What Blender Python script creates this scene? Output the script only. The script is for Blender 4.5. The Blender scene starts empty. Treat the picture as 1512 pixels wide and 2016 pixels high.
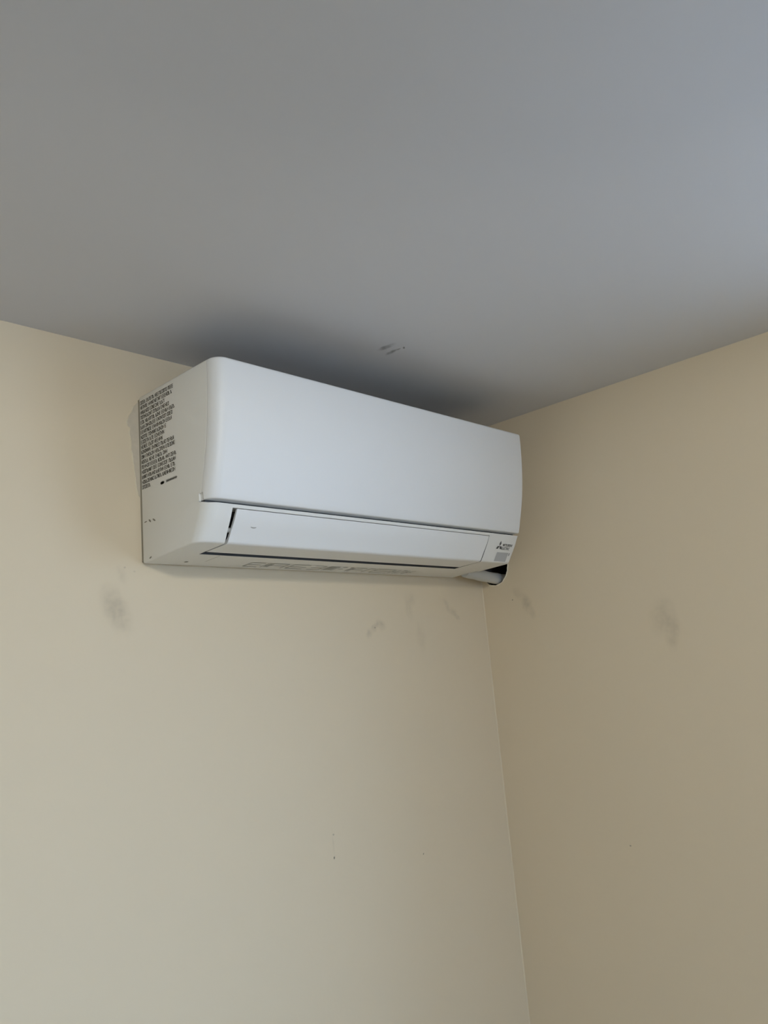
import bpy, bmesh, math, random
from mathutils import Vector, Matrix

# ------------------------------------------------------------------ camera
scene = bpy.context.scene
COL = scene.collection
cam_data = bpy.data.cameras.new('camera')
cam = bpy.data.objects.new('camera', cam_data)
COL.objects.link(cam)
RIGHT = Vector((0.69620322, -0.71282873, -0.08471295))
DOWN = Vector((0.08591677, 0.19990613, -0.9760409))
FWD = Vector((0.71268463, 0.67224456, 0.20041923))
m = Matrix.Identity(4)
for i in range(3):
    m[i][0] = RIGHT[i]; m[i][1] = -DOWN[i]; m[i][2] = -FWD[i]
m.translation = Vector((-0.6916, -1.20775, -0.21984))
cam.matrix_world = m
cam_data.sensor_fit = 'AUTO'
cam_data.sensor_width = 36.0
cam_data.lens = 1619.67 / 2016.0 * 36.0
cam_data.clip_start = 0.02
scene.camera = cam

# ------------------------------------------------------------------ light: an overcast sky seen through one wide window
world = bpy.data.worlds.new('overcast_sky')
scene.world = world
world.use_nodes = True
wn = world.node_tree.nodes; wl = world.node_tree.links
wn.clear()
wo = wn.new('ShaderNodeOutputWorld'); wb = wn.new('ShaderNodeBackground')
wtc = wn.new('ShaderNodeTexCoord'); wsx = wn.new('ShaderNodeSeparateXYZ'); wr = wn.new('ShaderNodeValToRGB')
wmr = wn.new('ShaderNodeMapRange')
wmr.inputs['From Min'].default_value = -1; wmr.inputs['From Max'].default_value = 1
wl.new(wtc.outputs['Generated'], wsx.inputs[0]); wl.new(wsx.outputs['Z'], wmr.inputs['Value'])
wl.new(wmr.outputs[0], wr.inputs[0]); wl.new(wr.outputs[0], wb.inputs['Color']); wl.new(wb.outputs[0], wo.inputs[0])
cr = wr.color_ramp
cr.elements[0].position = 0.0; cr.elements[0].color = (0.30, 0.36, 0.45, 1)
cr.elements[1].position = 1.0; cr.elements[1].color = (0.65, 0.90, 1.30, 1)
for pos, c in ((0.48, (0.36, 0.46, 0.64, 1)), (0.52, (0.68, 0.93, 1.30, 1))):
    e = cr.elements.new(pos); e.color = c
wb.inputs['Strength'].default_value = 9.0

Y_FRONT = -4.1
WIN_F = (-2.05, -0.65, -1.10, 0.30)        # window in the wall behind the camera: x0 x1 z0 z1
WIN_R = (-2.10, -1.12, -0.75, 0.28)        # window in the right-hand wall, out of frame: y0 y1 z0 z1
def portal(loc, rot, sx, sy):
    d = bpy.data.lights.new('window_portal', 'AREA')
    d.shape = 'RECTANGLE'; d.size = sx; d.size_y = sy; d.cycles.is_portal = True
    o = bpy.data.objects.new('window_portal', d); COL.objects.link(o)
    o.location = loc; o.rotation_euler = rot
portal(((WIN_F[0] + WIN_F[1]) / 2, Y_FRONT - 0.12, (WIN_F[2] + WIN_F[3]) / 2), (math.pi / 2, 0, 0), WIN_F[1] - WIN_F[0], WIN_F[3] - WIN_F[2])
portal((0.9105 + 0.12, (WIN_R[0] + WIN_R[1]) / 2, (WIN_R[2] + WIN_R[3]) / 2), (0, math.pi / 2, 0), WIN_R[3] - WIN_R[2], WIN_R[1] - WIN_R[0])

scene.view_settings.view_transform = 'Standard'
scene.view_settings.look = 'None'
scene.view_settings.gamma = 1.0
scene.view_settings.use_curve_mapping = False
scene.view_settings.exposure = 0.17
scene.cycles.use_denoising = True
scene.cycles.use_light_tree = False
scene.cycles.adaptive_threshold = 0.03
scene.cycles.max_bounces = 6
scene.cycles.transparent_max_bounces = 32
scene.cycles.diffuse_bounces = 5

LAMP_COL = (0.98, 0.95, 0.84); LAMP_STR = 260.0      # the lit globe of the pendant lamp at the end of this script

# ------------------------------------------------------------------ dimensions (metres; the unit's rear lower left corner is the origin)
XC = 0.9105          # right-hand wall
ZC = 0.3696          # ceiling
ZF = ZC - 2.42       # floor
XL = -2.60           # left-hand wall
W = 0.8035           # unit width
RR = 0.0080          # corner radius at the right-hand end
H = 0.2876           # unit height

# ------------------------------------------------------------------ helpers
def tag(o, label=None, cat=None, group=None, kind=None):
    if label: o['label'] = label
    if cat: o['category'] = cat
    if group: o['group'] = group
    if kind: o['kind'] = kind
    return o

def link(name, mesh, mat=None, parent=None):
    o = bpy.data.objects.new(name, mesh)
    COL.objects.link(o)
    if mat is not None and not mesh.materials:
        mesh.materials.append(mat)
    if parent is not None:
        o.parent = parent
    return o

def obj(name, verts, faces, mat=None, parent=None, smooth=None):
    me = bpy.data.meshes.new(name)
    me.from_pydata([tuple(v) for v in verts], [], faces)
    bm = bmesh.new(); bm.from_mesh(me)
    bmesh.ops.recalc_face_normals(bm, faces=bm.faces)
    bm.to_mesh(me); bm.free()
    o = link(name, me, mat, parent)
    if smooth is not None:
        shade(o, smooth)
    return o

def shade(o, deg=30):
    o.data.polygons.foreach_set('use_smooth', [True] * len(o.data.polygons))
    o.data.set_sharp_from_angle(angle=math.radians(deg))

def box_vf(x0, x1, y0, y1, z0, z1):
    v = [(x0, y0, z0), (x1, y0, z0), (x1, y1, z0), (x0, y1, z0), (x0, y0, z1), (x1, y0, z1), (x1, y1, z1), (x0, y1, z1)]
    f = [(0, 3, 2, 1), (4, 5, 6, 7), (0, 1, 5, 4), (1, 2, 6, 5), (2, 3, 7, 6), (3, 0, 4, 7)]
    return v, f

def merge(parts):
    V, F = [], []
    for v, f in parts:
        n = len(V); V += list(v); F += [tuple(i + n for i in q) for q in f]
    return V, F

def prism_x(poly, x0, x1, x0b=None):
    """closed (y,z) outline swept along x; x0 may be a function of (y,z)"""
    n = len(poly)
    fa = x0 if callable(x0) else (lambda y, z: x0)
    fb = x1 if callable(x1) else (lambda y, z: x1)
    v = [(fa(y, z), y, z) for y, z in poly] + [(fb(y, z), y, z) for y, z in poly]
    f = [tuple(range(n)), tuple(range(2 * n - 1, n - 1, -1))]
    f += [(i, i + n, (i + 1) % n + n, (i + 1) % n) for i in range(n)]
    return v, f

def loft(loops, cap0=True, cap1=True):
    n = len(loops[0]); V = [p for l in loops for p in l]; F = []
    for k in range(len(loops) - 1):
        for i in range(n):
            j = (i + 1) % n
            F.append((k * n + i, k * n + j, (k + 1) * n + j, (k + 1) * n + i))
    if cap0: F.append(tuple(range(n - 1, -1, -1)))
    if cap1: F.append(tuple(range((len(loops) - 1) * n, len(loops) * n)))
    return V, F

def tube(path, rads, seg=28):
    loops = []
    for i, p in enumerate(path):
        a = Vector(path[max(i - 1, 0)]); b = Vector(path[min(i + 1, len(path) - 1)])
        t = (b - a).normalized()
        u = t.cross(Vector((0, 0, 1))).normalized(); w = u.cross(t)
        loops.append([tuple(Vector(p) + (u * math.cos(k * 2 * math.pi / seg) + w * math.sin(k * 2 * math.pi / seg)) * rads[i]) for k in range(seg)])
    return loft(loops)

def cut(o, cutter_vf):
    """subtract a closed shape from o and bake the result"""
    c = obj('cutter', *cutter_vf)
    md = o.modifiers.new('cut', 'BOOLEAN'); md.object = c; md.operation = 'DIFFERENCE'; md.solver = 'EXACT'
    bpy.context.view_layer.update()
    dg = bpy.context.evaluated_depsgraph_get()
    me = bpy.data.meshes.new_from_object(o.evaluated_get(dg))
    old = o.data; o.modifiers.clear(); o.data = me
    me.name = old.name
    cm = c.data
    bpy.data.objects.remove(c); bpy.data.meshes.remove(cm)

# ------------------------------------------------------------------ materials
def new_mat(name):
    mt = bpy.data.materials.new(name); mt.use_nodes = True
    nt = mt.node_tree
    return mt, nt, nt.nodes['Principled BSDF']

def plain(name, col, rough=0.5, var=0.02, scale=60, spec=0.5, bump=0.0, bscale=300, metallic=0.0):
    mt, nt, b = new_mat(name)
    b.inputs['Roughness'].default_value = rough
    b.inputs['Specular IOR Level'].default_value = spec
    b.inputs['Metallic'].default_value = metallic
    tc = nt.nodes.new('ShaderNodeTexCoord')
    nz = nt.nodes.new('ShaderNodeTexNoise'); nz.inputs['Scale'].default_value = scale; nz.inputs['Detail'].default_value = 3
    mx = nt.nodes.new('ShaderNodeMix'); mx.data_type = 'RGBA'
    mx.inputs['A'].default_value = tuple(c * (1 - var) for c in col) + (1,)
    mx.inputs['B'].default_value = tuple(min(1, c * (1 + var)) for c in col) + (1,)
    nt.links.new(tc.outputs['Object'], nz.inputs['Vector'])
    nt.links.new(nz.outputs['Fac'], mx.inputs['Factor'])
    nt.links.new(mx.outputs['Result'], b.inputs['Base Color'])
    if bump:
        n2 = nt.nodes.new('ShaderNodeTexNoise'); n2.inputs['Scale'].default_value = bscale
        bp = nt.nodes.new('ShaderNodeBump'); bp.inputs['Strength'].default_value = bump; bp.inputs['Distance'].default_value = 0.001
        nt.links.new(tc.outputs['Object'], n2.inputs['Vector'])
        nt.links.new(n2.outputs['Fac'], bp.inputs['Height']); nt.links.new(bp.outputs['Normal'], b.inputs['Normal'])
    return mt

def painted(name, col, rough=0.75, bump=0.0):
    return plain(name, col, rough, 0.012, 2.5, 0.3, bump, 260)

def smudge_mat(col, strength, hl, hw):
    """a thin film of dirt rubbed on paint: opaque towards its middle, broken up by noise"""
    mt = bpy.data.materials.new('rubbed_dirt'); mt.use_nodes = True
    nt = mt.node_tree; N = nt.nodes; L = nt.links
    b = N['Principled BSDF']; b.inputs['Base Color'].default_value = tuple(col) + (1,); b.inputs['Roughness'].default_value = 0.9
    b.inputs['Specular IOR Level'].default_value = 0.1
    uv = N.new('ShaderNodeTexCoord'); small = hl < 0.006
    src = uv.outputs['UV']                                   # runs over -1.6..1.6 across the film
    if not small:
        wn_ = N.new('ShaderNodeTexNoise'); wn_.inputs['Scale'].default_value = 45; L.new(uv.outputs['Object'], wn_.inputs['Vector'])
        sb = N.new('ShaderNodeVectorMath'); sb.operation = 'SUBTRACT'; sb.inputs[1].default_value = (0.5, 0.5, 0.5); L.new(wn_.outputs['Color'], sb.inputs[0])
        ma = N.new('ShaderNodeVectorMath'); ma.operation = 'MULTIPLY_ADD'; ma.inputs[1].default_value = (0.012 / hl, 0.010 / hw, 0)
        L.new(sb.outputs[0], ma.inputs[0]); L.new(src, ma.inputs[2]); src = ma.outputs[0]
    fl = N.new('ShaderNodeVectorMath'); fl.operation = 'MULTIPLY'; fl.inputs[1].default_value = (1, 1, 0); L.new(src, fl.inputs[0])
    le = N.new('ShaderNodeVectorMath'); le.operation = 'LENGTH'; L.new(fl.outputs[0], le.inputs[0])
    mr = N.new('ShaderNodeMapRange'); mr.interpolation_type = 'SMOOTHSTEP'
    mr.inputs['From Min'].default_value = 0.20; mr.inputs['From Max'].default_value = 1.2
    mr.inputs['To Min'].default_value = strength; mr.inputs['To Max'].default_value = 0
    L.new(le.outputs['Value'], mr.inputs['Value']); fac = mr.outputs[0]
    ue = N.new('ShaderNodeVectorMath'); ue.operation = 'ABSOLUTE'; L.new(uv.outputs['UV'], ue.inputs[0])
    ux = N.new('ShaderNodeSeparateXYZ'); L.new(ue.outputs[0], ux.inputs[0])
    um = N.new('ShaderNodeMath'); um.operation = 'MAXIMUM'; L.new(ux.outputs[0], um.inputs[0]); L.new(ux.outputs[1], um.inputs[1])
    ur = N.new('ShaderNodeMapRange'); ur.inputs['From Min'].default_value = 1.25; ur.inputs['From Max'].default_value = 1.6
    ur.inputs['To Min'].default_value = 1; ur.inputs['To Max'].default_value = 0; L.new(um.outputs[0], ur.inputs['Value'])
    m0 = N.new('ShaderNodeMath'); m0.operation = 'MULTIPLY'; L.new(fac, m0.inputs[0]); L.new(ur.outputs[0], m0.inputs[1]); fac = m0.outputs[0]
    if not small:
        nz = N.new('ShaderNodeTexNoise'); nz.inputs['Scale'].default_value = 85; nz.inputs['Detail'].default_value = 4; L.new(uv.outputs['Object'], nz.inputs['Vector'])
        nr = N.new('ShaderNodeMapRange'); nr.inputs['From Min'].default_value = 0.10; nr.inputs['From Max'].default_value = 0.75; L.new(nz.outputs['Fac'], nr.inputs['Value'])
        mm = N.new('ShaderNodeMath'); mm.operation = 'MULTIPLY'; L.new(fac, mm.inputs[0]); L.new(nr.outputs[0], mm.inputs[1]); fac = mm.outputs[0]
    L.new(fac, b.inputs['Alpha'])
    return mt

def smudges(parent, stains, place):
    """stain = (u, v, half length, half width, angle in degrees, strength, colour); place(u, v, lift) gives the point on the surface"""
    for i, (u, v, hl, hw, ang, st, sc) in enumerate(stains):
        if hl > 0.006:
            if sc == GR: hl, hw, st = hl * 1.12, hw * 1.45, st * 0.38
            else: st *= 0.62
        ca, sa = math.cos(math.radians(ang)), math.sin(math.radians(ang)); K = 1.6
        pts, uvs = [], []
        for p, q in ((-K, -K), (K, -K), (K, K), (-K, K)):
            pts.append(place(u + p * hl * ca - q * hw * sa, v + p * hl * sa + q * hw * ca, 0.00015 + 0.00005 * i)); uvs.append((p, q))
        me = bpy.data.meshes.new('smudge'); me.from_pydata([tuple(p) for p in pts], [], [(0, 1, 2, 3)])
        ul = me.uv_layers.new(name='film')
        for k in range(4): ul.data[k].uv = uvs[k]
        link('smudge', me, smudge_mat(sc, st, hl, hw), parent)

CREAM = (0.74, 0.628, 0.46)
GR = (0.30, 0.27, 0.22)
DK = (0.12, 0.11, 0.10)
STAINS_BACK = [
    (-0.046, -0.073, 0.040, 0.016, -62, 0.60, GR),
    (-0.036, -0.018, 0.015, 0.007, -70, 0.22, GR),
    (0.549, -0.106, 0.016, 0.008, -35, 0.38, GR), (0.531, -0.110, 0.013, 0.006, 40, 0.40, GR), (0.512, -0.123, 0.012, 0.006, 60, 0.35, GR),
    (0.531, -0.1105, 0.0022, 0.0020, 0, 0.3, DK),
    (0.640, -0.068, 0.030, 0.010, -80, 0.20, GR),
    (0.792, -0.078, 0.012, 0.008, -50, 0.34, GR), (0.770, -0.063, 0.020, 0.006, -60, 0.30, GR), (0.803, -0.090, 0.011, 0.005, -20, 0.34, GR),
    (0.672, -0.135, 0.034, 0.012, -88, 0.20, GR), (0.655, -0.050, 0.014, 0.010, 0, 0.20, GR),
    (0.3765, -0.505, 0.022, 0.0018, -88, 0.22, GR), (0.3755, -0.529, 0.0030, 0.0020, 80, 0.55, DK), (0.3775, -0.489, 0.0025, 0.002, 0, 0.25, DK),
    (0.6168, -0.570, 0.0024, 0.0017, 60, 0.6, DK),
    (-0.030, -0.006, 0.0024, 0.002, 0, 0.14, DK), (-0.013, -0.012, 0.0026, 0.0018, 0, 0.14, DK),
]
STAINS_RIGHT = [
    (-0.445, -0.138, 0.040, 0.020, 112, 0.30, GR), (-0.463, -0.172, 0.036, 0.012, 100, 0.34, GR),
    (-0.122, -0.072, 0.022, 0.010, 75, 0.45, GR), (-0.100, -0.046, 0.018, 0.010, 40, 0.20, GR), (-0.135, -0.096, 0.014, 0.006, 80, 0.28, GR),
    (-0.085, -0.060, 0.0022, 0.0016, 0, 0.5, DK),
    (-0.3035, -0.590, 0.0026, 0.0018, 0, 0.5, DK),
]
M_wall_back = M_wall_right = M_wall_plain = painted('cream_paint', CREAM)
STAINS_CEILING = [
    (0.3465, -0.270, 0.0215, 0.0068, 93, 0.85, DK), (0.3715, -0.259, 0.0165, 0.0064, 86, 0.85, DK),
    (0.3755, -0.2865, 0.0059, 0.0024, 40, 0.5, DK), (0.3725, -0.2760, 0.0059, 0.0026, 88, 0.3, DK),
]
M_ceiling = painted('white_ceiling_paint', (0.665, 0.665, 0.685), 0.8, 0.0)
M_floor = plain('timber_floor', (0.30, 0.225, 0.145), 0.5, 0.10, 6)
M_white = plain('white_plastic', (0.825, 0.823, 0.800), 0.38, 0.004, 20, 0.5)
M_white_panel = plain('white_panel_plastic', (0.80, 0.805, 0.81), 0.45, 0.003, 20, 0.5)
M_under = plain('white_vane_plastic', (0.835, 0.840, 0.840), 0.38, 0.004, 20, 0.5)
M_cavity = plain('dark_plastic', (0.045, 0.048, 0.052), 0.6, 0.05, 30)
M_ink = plain('dark_ink', (0.075, 0.070, 0.055), 0.6, 0.15, 400)
M_logo = plain('grey_ink', (0.075, 0.077, 0.080), 0.5, 0.05, 300)
M_sensor = plain('grey_sensor_window', (0.48, 0.485, 0.49), 0.25, 0.01, 100)
M_led = plain('grey_lamp_lens', (0.30, 0.30, 0.31), 0.3, 0.02, 100)
M_mould = plain('moulded_plastic', (0.40, 0.40, 0.38), 0.55, 0.03, 60)
M_scuff = plain('scuff_dirt', (0.24, 0.23, 0.19), 0.8, 0.1, 300)
M_plate = plain('plate_gap_shade', (0.33, 0.31, 0.25), 0.6, 0.05, 80)  # dark tone paints the shade in the gap behind the casing
M_pipe = plain('white_pipe_wrap', (0.60, 0.59, 0.55), 0.5, 0.01, 60, bump=0.1, bscale=120)
M_plaster = plain('bare_plaster', (0.63, 0.555, 0.44), 0.9, 0.10, 90, 0.2, 0.4, 220)
M_paper = plain('torn_paint_edge', (0.80, 0.72, 0.56), 0.85, 0.06, 120, 0.2, 0.3, 200)
M_caulk = plain('paint_bead', CREAM, 0.7, 0.02, 40, 0.3)
M_frame = plain('white_window_frame', (0.80, 0.80, 0.80), 0.35, 0.01, 30)

def glass_mat():
    mt, nt, b = new_mat('window_glass')
    nt.nodes.remove(b)
    t = nt.nodes.new('ShaderNodeBsdfTransparent'); g = nt.nodes.new('ShaderNodeBsdfGlossy'); g.inputs['Roughness'].default_value = 0.02
    mx = nt.nodes.new('ShaderNodeMixShader'); mx.inputs[0].default_value = 0.05
    t.inputs[0].default_value = (0.96, 0.98, 0.98, 1)
    nt.links.new(t.outputs[0], mx.inputs[1]); nt.links.new(g.outputs[0], mx.inputs[2])
    nt.links.new(mx.outputs[0], nt.nodes['Material Output'].inputs[0])
    return mt
M_glass = glass_mat()

# ------------------------------------------------------------------ the room
T = 0.16
def struct(name, vf, mat, label, parent=None):
    o = obj(name, *vf, mat, parent)
    if parent is None:
        tag(o, label, 'room', kind='structure')
        o['category'] = name.split('_')[0]
    return o

wall_back = struct('wall_back', box_vf(XL - T, XC + T, 0.0, T, ZF, ZC), M_wall_back, 'cream painted wall with smudges behind the air conditioner')
wall_right = struct('wall_right', box_vf(XC, XC + T, Y_FRONT, 0.0, ZF, ZC), M_wall_right, 'cream painted wall on the right with round pipe hole')
wall_left = struct('wall_left', box_vf(XL - T, XL, Y_FRONT, 0.0, ZF, ZC), M_wall_plain, 'cream painted wall on the left')
wall_front = struct('wall_front', box_vf(XL - T, XC + T, Y_FRONT - T, Y_FRONT, ZF, ZC), M_wall_plain, 'cream painted window wall behind the camera')
cut(wall_front, box_vf(WIN_F[0], WIN_F[1], Y_FRONT - T - 0.05, Y_FRONT + 0.05, WIN_F[2], WIN_F[3]))
cut(wall_right, box_vf(XC - 0.05, XC + T + 0.05, WIN_R[0], WIN_R[1], WIN_R[2], WIN_R[3]))
ceiling = struct('ceiling', box_vf(XL - T, XC + T, Y_FRONT - T, T, ZC, ZC + 0.12), M_ceiling, 'flat white painted ceiling with small dark scuffs')
struct('floor', box_vf(XL - T, XC + T, Y_FRONT - T, T, ZF - 0.1, ZF), M_floor, 'brown timber floor')

def window(name, label, loc, rot, hw, hh):
    win = bpy.data.objects.new(name, None); COL.objects.link(win)
    win.location = loc; win.rotation_euler = (0, 0, rot)
    tag(win, label, 'window', kind='structure')
    fr = [box_vf(-hw, hw, -.03, .03, 0, .05), box_vf(-hw, hw, -.03, .03, hh - .05, hh), box_vf(-hw, -hw + .05, -.03, .03, .05, hh - .05),
          box_vf(hw - .05, hw, -.03, .03, .05, hh - .05), box_vf(-.03, .03, -.03, .03, .05, hh - .05)]
    obj('window_frame', *merge(fr), M_frame, win)
    for s in (-1, 1):
        xa, xb = sorted((s * .03, s * (hw - .05)))
        obj('pane', *box_vf(xa, xb, -.003, .003, .05, hh - .05), M_glass, win)
window('window_1', 'white framed window in the wall behind the camera', ((WIN_F[0] + WIN_F[1]) / 2, Y_FRONT - 0.08, WIN_F[2]), 0, (WIN_F[1] - WIN_F[0]) / 2, WIN_F[3] - WIN_F[2])
window('window_2', 'white framed window in the right wall, out of view', (XC + 0.08, (WIN_R[0] + WIN_R[1]) / 2, WIN_R[2]), math.pi / 2, (WIN_R[1] - WIN_R[0]) / 2, WIN_R[3] - WIN_R[2])

# core hole for the pipe in the right-hand wall, ragged like broken plaster
random.seed(5)
HY, HZ, HR = -0.0425, 0.0225, 0.0402
hole = []
for k in range(40):
    a = k * 2 * math.pi / 40
    r = HR * (1 + 0.035 * math.sin(3 * a + 0.6) + random.uniform(-0.022, 0.022))
    if math.cos(a) > 0.2 and math.sin(a) < 0: r *= 1.05
    hole.append((HY + r * math.cos(a), HZ + r * math.sin(a)))
cut(wall_right, prism_x(hole, XC - 0.02, XC + 0.14))
wall_right.data.materials.append(plain('shaded_masonry', (0.075, 0.068, 0.06), 0.95, 0.25, 60, 0.1))  # unpainted core, its colour darkened to hold the shade inside the hole
for p in wall_right.data.polygons:
    c = p.center
    if c.x > XC + 0.003 and c.x < XC + 0.15 and (c.y - HY) ** 2 + (c.z - HZ) ** 2 < 0.05 ** 2: p.material_index = 1
# the broken paint skin round the hole
ring_o = []
for k, (y, z) in enumerate(hole):
    a = k * 2 * math.pi / 40
    g = 1 + random.uniform(0.03, 0.085)
    ring_o.append((HY + (y - HY) * g, HZ + (z - HZ) * g))
ring_o = [(min(y, -0.0008), z) for y, z in ring_o]
n = 40
V = [(XC - 0.0016, y, z) for y, z in hole] + [(XC - 0.0001, y, z) for y, z in ring_o] + [(XC + 0.006, y, z) for y, z in hole]
F = [(i, (i + 1) % n, n + (i + 1) % n, n + i) for i in range(n)] + [(2 * n + i, 2 * n + (i + 1) % n, (i + 1) % n, i) for i in range(n)]
o = obj('broken_plaster_rim', V, F, M_paper, wall_right)
o['label'] = 'pale broken plaster rim round the pipe hole'

# rubbed and scuffed marks on the paint
smudges(wall_back, STAINS_BACK, lambda u, v, l: (u, -l, v))
smudges(wall_right, STAINS_RIGHT, lambda u, v, l: (XC - l, u, v))
smudges(ceiling, STAINS_CEILING, lambda u, v, l: (u, v, ZC - l))

# paint bead down the inside corner
bead = []
R0 = 0.0030
for k in range(9):
    a = k * math.pi / 2 / 8
    bead.append((XC - R0 + R0 * math.sin(a) - 0.0002, -R0 + R0 * math.cos(a) - 0.0002))
V = []; F = []
zs = [ZF + 0.002 + (ZC - ZF - 0.004) * k / 160 for k in range(161)]
random.seed(9)
for z in zs:
    j = random.uniform(-0.0005, 0.0005)
    V += [(x + j, y + j * 0.4, z) for x, y in bead] + [(XC, 0.0, z)]
q = len(bead) + 1
for k in range(len(zs) - 1):
    for i in range(q):
        F.append((k * q + i, k * q + (i + 1) % q, (k + 1) * q + (i + 1) % q, (k + 1) * q + i))
bead_o = obj('trim_1', V, F, M_caulk, None, 60)
tag(bead_o, 'thin raised paint bead down the corner of the cream walls', 'trim', kind='structure')

# bare plaster where paint tore away beside the unit
patch = [(-0.0005, 0.279), (-0.006, 0.272), (-0.010, 0.262), (-0.016, 0.253), (-0.0195, 0.243), (-0.0185, 0.235), (-0.0140, 0.231), (-0.0150, 0.222),
         (-0.0125, 0.208), (-0.0130, 0.196), (-0.0100, 0.184), (-0.0085, 0.165), (-0.0065, 0.148), (-0.0045, 0.128), (-0.0015, 0.116), (0.004, 0.11), (0.004, 0.28)]
n = len(patch)
V = [(x, -0.0007, z) for x, z in patch] + [(x, -0.0001, z) for x, z in patch]
F = [tuple(range(n))] + [(i, (i + 1) % n, n + (i + 1) % n, n + i) for i in range(n)]
o = obj('plaster_patch', V, F, M_plaster, wall_back)
o['label'] = 'grey bare plaster strip where paint is torn beside the unit'
lip = patch[1:15]
V = []; F = []
for i, (x, z) in enumerate(lip):
    wdt = 0.0012 + 0.0010 * (i % 3 == 0)
    V += [(x, -0.0007, z), (x - wdt * 0.5, -0.0017, z), (x - wdt, -0.0001, z)]
for i in range(len(lip) - 1):
    for k in range(2):
        F.append((i * 3 + k, i * 3 + k + 1, i * 3 + k + 4, i * 3 + k + 3))
o = obj('torn_paint_lip', V, F, M_paper, wall_back)
o['label'] = 'thin pale raised edge of torn paint'

# ------------------------------------------------------------------ the air conditioner
ac = bpy.data.objects.new('air_conditioner', None); COL.objects.link(ac)
tag(ac, 'white wall-mounted split air conditioner in the corner below the ceiling', 'air conditioner')

PROF = [(-0.1630, 0.0105), (-0.1715, 0.0242), (-0.1837, 0.0425), (-0.1955, 0.0645), (-0.2000, 0.0701), (-0.2081, 0.0980), (-0.2147, 0.1233),
        (-0.2209, 0.1512), (-0.2255, 0.1799), (-0.2289, 0.2091), (-0.2312, 0.2387), (-0.2325, 0.2652), (-0.2328, 0.2876)]
def yf(z):
    """depth of the front surface at height z (smooth through the measured points)"""
    P = PROF
    if z <= P[0][1]:
        s = (P[1][0] - P[0][0]) / (P[1][1] - P[0][1]); return P[0][0] + s * (z - P[0][1])
    for i in range(len(P) - 1):
        if z <= P[i + 1][1]:
            t = (z - P[i][1]) / (P[i + 1][1] - P[i][1])
            def tan(k):
                a = P[max(k - 1, 0)]; b = P[min(k + 1, len(P) - 1)]
                return (b[0] - a[0]) / (b[1] - a[1])
            h = P[i + 1][1] - P[i][1]
            return ((2 * t**3 - 3 * t**2 + 1) * P[i][0] + (t**3 - 2 * t**2 + t) * h * tan(i) + (-2 * t**3 + 3 * t**2) * P[i + 1][0] + (t**3 - t**2) * h * tan(i + 1))
    return P[-1][0]
def zbot(y):
    return 0.0095 * (y / -0.1645)

def plan(x0, x1, yb, yfr, r, ins=0.0, rb=0.002, seg=8, rr=None):
    """plan outline: back edge yb, front edge yfr (smaller), rounded corners"""
    x0 += ins; x1 -= ins; yfr += ins
    rr = r if rr is None else min(r, rr)
    r = max(r - ins, 0.0005); rr = max(rr - ins, 0.0004)
    pts = []
    def arc(cx, cy, rr, a0, a1, s):
        for k in range(s + 1):
            a = a0 + (a1 - a0) * k / s
            pts.append((cx + rr * math.cos(a), cy + rr * math.sin(a)))
    pi = math.pi
    arc(x1 - rb, yb - rb, rb, 0 + pi / 2, 0, 3)
    arc(x1 - rr, yfr + rr, rr, 0, -pi / 2, seg)
    arc(x0 + r, yfr + r, r, -pi / 2, -pi, seg)
    arc(x0 + rb, yb - rb, rb, pi, pi / 2, 3)
    return pts

# --- casing: rear body with the lower front strip
YB = -0.0065
SEAM = 0.0245
loops = []
def casing_loop(t, front, r, ins=0.0, rise=None):
    pts = plan(0.0, W + 0.0015 * (t <= ZL), YB - (ins if ins else 0), front, r, ins, rr=RR)
    l = []
    for x, y in pts:
        z = t + zbot(y) * (1 - t / H)
        if rise is not None:            # towards the sides the strip closes up against the panel
            k = max(0.0, min(1.0, (y - rise - 0.003) / 0.018)); z += 0.0042 * k * k * (3 - 2 * k)
        l.append((x, y, z))
    loops.append(l)
ZL = 0.0560    # top of the lower front strip (parameter t; about 0.0637 in z at the front)
B = 0.0028
for a in (0, 25, 50, 70, 90):
    s = B * (1 - math.sin(math.radians(a))); d = B * (1 - math.cos(math.radians(a)))
    t = d
    casing_loop(t, yf(t + 0.0095), 0.019, s)
for k in range(1, 10):
    t = B + (ZL - B) * k / 9
    f0 = yf(t + 0.0104 * (1 - t / H))
    casing_loop(t, f0, 0.019 + 0.002 * k / 9, 0.0, f0 if k == 9 else None)
def y_seam(t): return yf(t + 0.011 * (1 - t / H)) + SEAM
casing_loop(ZL + 0.0001, y_seam(ZL), 0.0010, 0.0, yf(ZL + 0.0084))
for k in range(1, 15):
    t = ZL + 0.008 + (H - B * 1.6 - ZL - 0.008) * (k - 1) / 13
    casing_loop(t, y_seam(t), 0.0010)
for a in (25, 50, 70, 90):
    s = 1.6 * B * (1 - math.cos(math.radians(a))); d = 1.6 * B * math.sin(math.radians(a))
    t = H - 1.6 * B + d
    casing_loop(t, y_seam(H - 1.6 * B), 0.0010, s + 1e-5)
casing = obj('casing', *loft(loops), M_white, ac)
casing.data.materials.append(M_cavity)

# outlet slot for the vane: front strip down to the underside
def slot_left(y, z): return 0.0526 - 0.0050 * max(0, min(1, (z - 0.010) / 0.05))
def slot_right(y, z): return 0.7022 - 0.0015 * max(0, min(1, (z - 0.010) / 0.05))
slot = [(-0.30, 0.0602), (-0.168, 0.0602), (-0.150, 0.072), (-0.120, 0.062), (-0.098, 0.034), (-0.0890, 0.008), (-0.0885, -0.04), (-0.30, -0.04)]
cut(casing, prism_x(slot, slot_left, slot_right))
# knock-out in the rear right corner where the pipe leaves
cut(casing, box_vf(0.7905, W + 0.02, -0.078, 0.01, -0.02, 0.032))
# open intake in the top
cut(casing, box_vf(0.030, 0.778, -0.188, -0.030, H - 0.034, H + 0.02))
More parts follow.
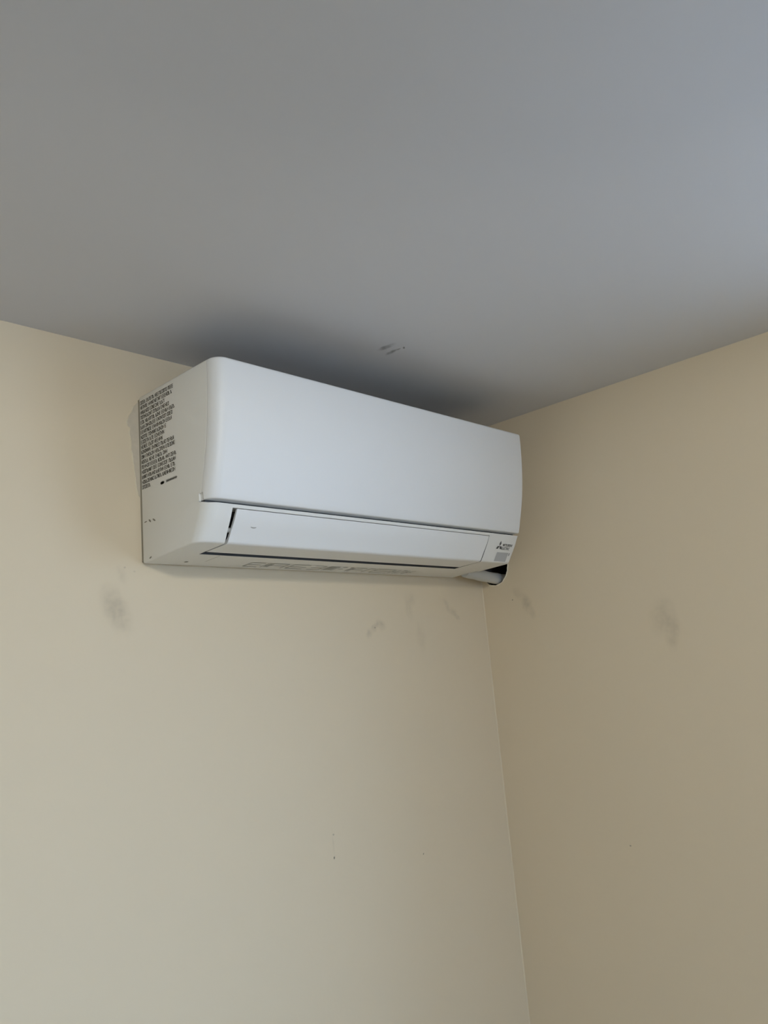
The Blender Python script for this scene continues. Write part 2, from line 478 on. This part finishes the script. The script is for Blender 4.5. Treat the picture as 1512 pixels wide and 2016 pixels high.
# finger notch in the left side below the panel
NOTCH = box_vf(-0.01, 0.0030, -0.1850, -0.1738, 0.0675, 0.0815)
cut(casing, NOTCH)
shade(casing, 28)
# deep faces of the slot are the dark inner duct
for p in casing.data.polygons:
    c = p.center; nrm = p.normal
    inside = (0.044 < c.x < 0.708 and c.y > yf(max(c.z, 0.0105)) + 0.004 and -0.17 < c.y < -0.0884 and c.z < 0.0725 and c.z > zbot(c.y) + 0.0006)
    intake = 0.029 < c.x < 0.779 and -0.189 < c.y < -0.029 and H - 0.0345 < c.z < H - 0.001
    if inside or intake:
        p.material_index = 1

gr = [box_vf(0.031, 0.777, -0.186 + k * 0.013, -0.1835 + k * 0.013, H - 0.020, H - 0.003) for k in range(1, 12)]
obj('intake_grille', *merge(gr), M_cavity, ac)

# --- mounting plate between casing and wall
o = obj('mounting_plate', *box_vf(0.0015, W - 0.03, -0.008, -0.0002, 0.004, H - 0.004), M_plate, ac)

# --- front panel
loops = []
ZP0, ZP1 = 0.0702, H
def panel_loop(z, yfr, ins):
    loops.append([(x, y, z) for x, y in plan(0.0, W, yfr + SEAM - 0.0003, yfr, 0.0215, ins, 0.0006, 12, RR)])
PB = 0.0022
for a in (0, 30, 60, 90):
    s = PB * (1 - math.sin(math.radians(a))); z = ZP0 + PB * (1 - math.cos(math.radians(a)))
    panel_loop(z, yf(z), s)
for k in range(1, 30):
    z = ZP0 + PB + (ZP1 - 0.005 - ZP0 - PB) * k / 29
    panel_loop(z, yf(z), 0)
for a in (20, 40, 60, 75, 90):
    s = 0.005 * (1 - math.cos(math.radians(a))); z = ZP1 - 0.005 + 0.005 * math.sin(math.radians(a))
    panel_loop(z, yf(z), s)
panel = obj('front_panel', *loft(loops), M_white_panel, ac)
cut(panel, NOTCH)
shade(panel, 35)

# dark recess strip behind the joint below the front panel
V, F = [], []
o = obj('panel_joint', *box_vf(0.004, W - 0.004, -0.183, -0.170, 0.0640, 0.0712), M_cavity, ac)

# --- vane: curved flap closing the outlet
outer = []
for k in range(13):
    z = 0.0590 + (0.0128 - 0.0590) * k / 12
    outer.append((yf(z), z))
c0 = Vector((yf(0.0128), 0.0128)); c2 = Vector((-0.1570, zbot(-0.1570))); c1 = Vector((yf(0.0095) + 0.0002, zbot(-0.1640)))
for k in range(1, 7):
    t = k / 6; p = c0 * (1 - t)**2 + c1 * 2 * t * (1 - t) + c2 * t * t
    outer.append((p.x, p.y))
for k in range(1, 7):
    y = -0.1570 + (-0.1040 + 0.1570) * k / 6
    outer.append((y, zbot(y) + 0.0004 * k / 6))
inner = [(-0.1050, zbot(-0.1050) + 0.0030), (-0.130, 0.0110), (-0.1520, 0.0125), (-0.1625, 0.0180), (-0.1705, 0.0290), (-0.1805, 0.0450), (-0.1888, 0.0590)]
vane = obj('vane', *prism_x(outer + inner, 0.0562, 0.6995), M_under, ac, 28)
vane['label'] = 'closed white air outlet flap'
# vane pivots, seen in the slot at the left end
obj('vane_pivot', *tube([(0.0470, -0.1680, 0.0300), (0.0580, -0.1680, 0.0300)], [0.004, 0.004], 16), M_mould, vane, 40)

# --- things on the lower right strip
def on_front(x, z, lift=0.0004):
    """point just above the lower front surface"""
    n = Vector((0, -(0.0645 - 0.0105), -(0.1955 - 0.1630))).normalized()
    return Vector((x, yf(z), z)) + n * lift
def surf_poly(name, quads, mat, parent, lift=0.0004):
    V, F = [], []
    for q in quads:
        i = len(V); V += [tuple(on_front(x, z, lift)) for x, z in q]; F.append(tuple(range(i, i + len(q))))
    return obj(name, V, F, mat, parent)
# emblem of three diamonds meeting at a point
ex, ez, es = 0.7455, 0.0415, 0.0064
em = []
for a in (90, 210, 330):
    d = Vector((math.cos(math.radians(a)), math.sin(math.radians(a))))
    l1 = Vector((math.cos(math.radians(a - 30)), math.sin(math.radians(a - 30)))); l2 = Vector((math.cos(math.radians(a + 30)), math.sin(math.radians(a + 30))))
    s = es * 1.04
    pts = [Vector((0, 0)), l1 * s, (l1 + l2) * s, l2 * s]
    em.append([(ex + p.x * 1.0, ez + p.y * 0.92) for p in pts])
o = surf_poly('emblem', em, M_logo, casing); o['label'] = 'dark emblem of three diamonds'
def lettering(name, text, x0, x1, z0, z1, mat, parent):
    cu = bpy.data.curves.new(name, 'FONT'); cu.body = text; cu.size = 1.0; cu.offset = 0.02
    tmp = bpy.data.objects.new(name, cu); COL.objects.link(tmp)
    bpy.context.view_layer.update()
    me = bpy.data.meshes.new_from_object(tmp.evaluated_get(bpy.context.evaluated_depsgraph_get()))
    bpy.data.objects.remove(tmp); bpy.data.curves.remove(cu)
    xs = [v.co.x for v in me.vertices]; ys = [v.co.y for v in me.vertices]
    ax, bx, ay, by = min(xs), max(xs), min(ys), max(ys)
    for v in me.vertices:
        v.co = on_front(x0 + (x1 - x0) * (v.co.x - ax) / (bx - ax), z0 + (z1 - z0) * (v.co.y - ay) / (by - ay))
    me.materials.clear()
    o = link(name, me, mat, parent)
    return o
o = lettering('lettering', 'MITSUBISHI', 0.7560, 0.7895, 0.0420, 0.0470, M_logo, casing); o['label'] = 'upper line of dark brand lettering'
o = lettering('lettering', 'ELECTRIC', 0.7545, 0.7835, 0.0352, 0.0402, M_logo, casing); o['label'] = 'lower line of dark brand lettering'
o = surf_poly('sensor_window', [[(0.7445, 0.0300), (0.7445, 0.0122), (0.7855, 0.0122), (0.7855, 0.0300)]], M_sensor, casing, 0.0003)
o['label'] = 'grey rectangular receiver window'
o = surf_poly('indicator_lamp', [[(0.7895 + 0.0019 * math.cos(k * math.pi / 8), 0.0270 + 0.0032 * math.sin(k * math.pi / 8)) for k in range(16)]], M_led, casing, 0.0005)
o['label'] = 'small grey indicator lamp'

# --- dense printed notice on the left side
random.seed(21)
ends = [1.0, 1.0, .76, .88, 1.02, .97, .96, .76, .74, .69, 1.02, 1.03, .78, 1.05, 1.04, .98, .98, .26]
V, F = [], []
def stroke(y0, z0, y1, z1, w):
    d = Vector((y1 - y0, z1 - z0)); 
    if d.length < 1e-6: return
    d.normalize(); nn = Vector((-d.y, d.x)) * w / 2
    i = len(V)
    for y, z in ((y0 + nn.x, z0 + nn.y), (y1 + nn.x, z1 + nn.y), (y1 - nn.x, z1 - nn.y), (y0 - nn.x, z0 - nn.y)):
        V.append((-0.00025, y, z))
    F.append((i, i + 1, i + 2, i + 3))
for r, e in enumerate(ends):
    zc = 0.2748 - r * 0.00866
    hgt = 0.0064 if r not in (8, 9) else 0.0066
    u = 0.0105; end = 0.0105 + 0.1015 * e
    wl_ = random.randint(3, 9)
    while u < end - 0.002:
        if wl_ == 0:
            u += 0.0022; wl_ = random.randint(3, 9); continue
        lw = random.choice((0.0026, 0.0030, 0.0032, 0.0036)); wl_ -= 1
        tw = 0.00098
        za, zb, zm = zc - hgt / 2, zc + hgt / 2, zc
        kind = random.randint(0, 6)
        stroke(-u, za, -u, zb, tw)
        if kind in (0, 1, 2, 5): stroke(-u - lw, za, -u - lw, zb, tw)
        if kind in (0, 3, 4, 5): stroke(-u, zb - tw / 2, -u - lw, zb - tw / 2, tw)
        if kind in (3, 5, 6, 4): stroke(-u, za + tw / 2, -u - lw, za + tw / 2, tw)
        if kind in (1, 3, 4): stroke(-u, zm, -u - lw, zm, tw)
        if kind in (2, 6): stroke(-u, zb, -u - lw, za, tw)
        u += lw + 0.0011
# small round symbol and a short line of print at the lower right
for k in range(8):
    a = k * math.pi / 8
    stroke(-0.0725 - 0.0058 * math.cos(a), 0.1218 - 0.0026 * math.sin(a), -0.0725 + 0.0058 * math.cos(a), 0.1218 + 0.0026 * math.sin(a), 0.0014)
for k in range(12):
    u = 0.0850 + k * 0.0026
    stroke(-u, 0.1196, -u, 0.1240, 0.0013); stroke(-u, 0.1218, -u - 0.0026, 0.1218, 0.0012)
o = obj('printed_notice', V, F, M_ink, casing)
o['label'] = 'dense block of small dark print on the side'

# --- scuffs on the side, the flap and the underside
def fleck(name, pts, parent=casing, mat=M_scuff):
    return obj(name, pts, [tuple(range(len(pts)))], mat, parent)
for (y, z, l, w, a) in ((-0.018, 0.0680, 0.0060, 0.0009, 4), (-0.0310, 0.0675, 0.0050, 0.0018, -28), (-0.0440, 0.0665, 0.0060, 0.0016, -22), (-0.0300, 0.0068, 0.0045, 0.0014, 12)):
    ca, sa = math.cos(math.radians(a)), math.sin(math.radians(a))
    ring = [(l * math.cos(k * math.pi / 5), w * math.sin(k * math.pi / 5)) for k in range(10)]
    fleck('scuff_mark', [(-0.00025, y - (p * ca - q_ * sa) * 0.8, z + (p * sa + q_ * ca)) for p, q_ in ring])
ring = [(0.0955 + 0.0058 * math.cos(k * math.pi / 6), 0.0345 + 0.0009 * math.sin(k * math.pi / 6) + 0.0010 * math.cos(k * math.pi / 6)**2) for k in range(12)]
surf_poly('scuff_mark', [ring], M_mould, vane, 0.0003)
fleck('scuff_mark', [(0.064 + 0.0035 * math.cos(k * math.pi / 4), -0.0330 + 0.004 * math.sin(k * math.pi / 4), zbot(-0.033) - 0.0003) for k in range(8)])

# --- moulded marking and seam on the underside
def bottom_strokes(name, segs, mat, lift=0.0004):
    V, F = [], []
    for (xa, ya, xb, yb, w) in segs:
        d = Vector((xb - xa, yb - ya)); d.normalize(); nn = Vector((-d.y, d.x)) * w / 2
        i = len(V)
        for x, y in ((xa + nn.x, ya + nn.y), (xb + nn.x, yb + nn.y), (xb - nn.x, yb - nn.y), (xa - nn.x, ya - nn.y)):
            V.append((x, y, zbot(y) - lift))
        F.append((i, i + 1, i + 2, i + 3))
    return obj(name, V, F, mat, casing)
bottom_strokes('underside_seam', [(0.0943, -0.0870, 0.0947, -0.0440, 0.0008)], M_scuff)
segs = []
def glyph(x, w, bars, t=0.0035):
    a, b_ = -0.0530, -0.0235
    mid = (a + b_) / 2
    for g in bars:
        if g == 'l': segs.append((x, a, x, b_, t))
        if g == 'r': segs.append((x + w, a, x + w, b_, t))
        if g == 't': segs.append((x, a, x + w, a, t * 1.3))
        if g == 'b': segs.append((x, b_, x + w, b_, t))
        if g == 'm': segs.append((x, mid, x + w, mid, t))
        if g == 'd': segs.append((x, b_, x + w, a, t))
        if g == 'f': segs.append((x, mid, x + w, mid, 0.024))
for x, w, bars in ((0.186, 0.030, 'tlmb'), (0.224, 0.046, 'tlmr'), (0.228, 0.010, 'f'), (0.282, 0.040, 'ltbm'), (0.334, 0.028, 'trmb'), (0.372, 0.020, 'f'), (0.372, 0.024, 'lrt'),
                   (0.404, 0.012, 'tm'), (0.424, 0.010, 'tr'), (0.440, 0.030, 'tlm'), (0.480, 0.014, 'tl'), (0.502, 0.050, 'ltmb'),
                   (0.556, 0.014, 'lmr'), (0.578, 0.012, 'td'), (0.598, 0.018, 'lmd')):
    glyph(x, w, bars, 0.0032 if x < 0.5 else 0.0028)
o = bottom_strokes('moulded_marking', segs, M_mould)
o['label'] = 'faint moulded marking under the unit'

# ------------------------------------------------------------------ insulated pipe leaving through the right-hand wall
path = []
for k in range(15):
    t = k / 14
    x = 0.7925 + (1.035 - 0.7925) * t
    path.append((x, -0.0450 + 0.003 * t, 0.0090 - 0.034 * t + 0.018 * t * t))
pipe = obj('insulated_pipe', *tube(path, [0.0130 + 0.0005 * math.sin(k * 2.1) for k in range(15)], 32), M_pipe, None, 50)
tag(pipe, 'white wrapped pipe running from the air conditioner into the wall hole', 'pipe')

# ------------------------------------------------------------------ pendant lamp in the middle of the room, out of frame
def lathe(profile, seg=32):
    return loft([[(r * math.cos(k * 2 * math.pi / seg), r * math.sin(k * 2 * math.pi / seg), z) for k in range(seg)] for r, z in profile])
def emissive(name, col, strength):
    mt, nt, b = new_mat(name)
    b.inputs['Base Color'].default_value = (0.8, 0.8, 0.78, 1); b.inputs['Roughness'].default_value = 0.3
    b.inputs['Emission Color'].default_value = tuple(col) + (1,); b.inputs['Emission Strength'].default_value = strength
    return mt
lamp = bpy.data.objects.new('pendant_lamp', None); COL.objects.link(lamp)
lamp.location = (-0.40, -1.26, ZC)
tag(lamp, 'pendant lamp above the camera, wide flat white shade added to keep light off the ceiling', 'lamp')
obj('ceiling_rose', *lathe([(0.001, -0.0005), (0.05, -0.0005), (0.05, -0.012), (0.012, -0.03), (0.001, -0.03)]), M_frame, lamp, 40)
obj('cord', *lathe([(0.004, -0.028), (0.004, -0.095)], 12), M_frame, lamp, 40)
obj('lamp_holder', *lathe([(0.001, -0.092), (0.020, -0.094), (0.022, -0.128), (0.001, -0.130)], 24), M_frame, lamp, 40)
obj('shade', *lathe([(0.0225, -0.112), (0.06, -0.118), (0.21, -0.136), (0.21, -0.139), (0.06, -0.121), (0.0225, -0.115)], 48), M_frame, lamp, 40)  # unseen disc added to block the bulb's light from the ceiling
BULB_R = 0.035
obj('bulb', *lathe([(max(0.0015, BULB_R * math.sin(math.pi * k / 14)), -0.168 + BULB_R * math.cos(math.pi * k / 14)) for k in range(15)]), emissive('lit_opal_bulb', LAMP_COL, LAMP_STR), lamp, 60)
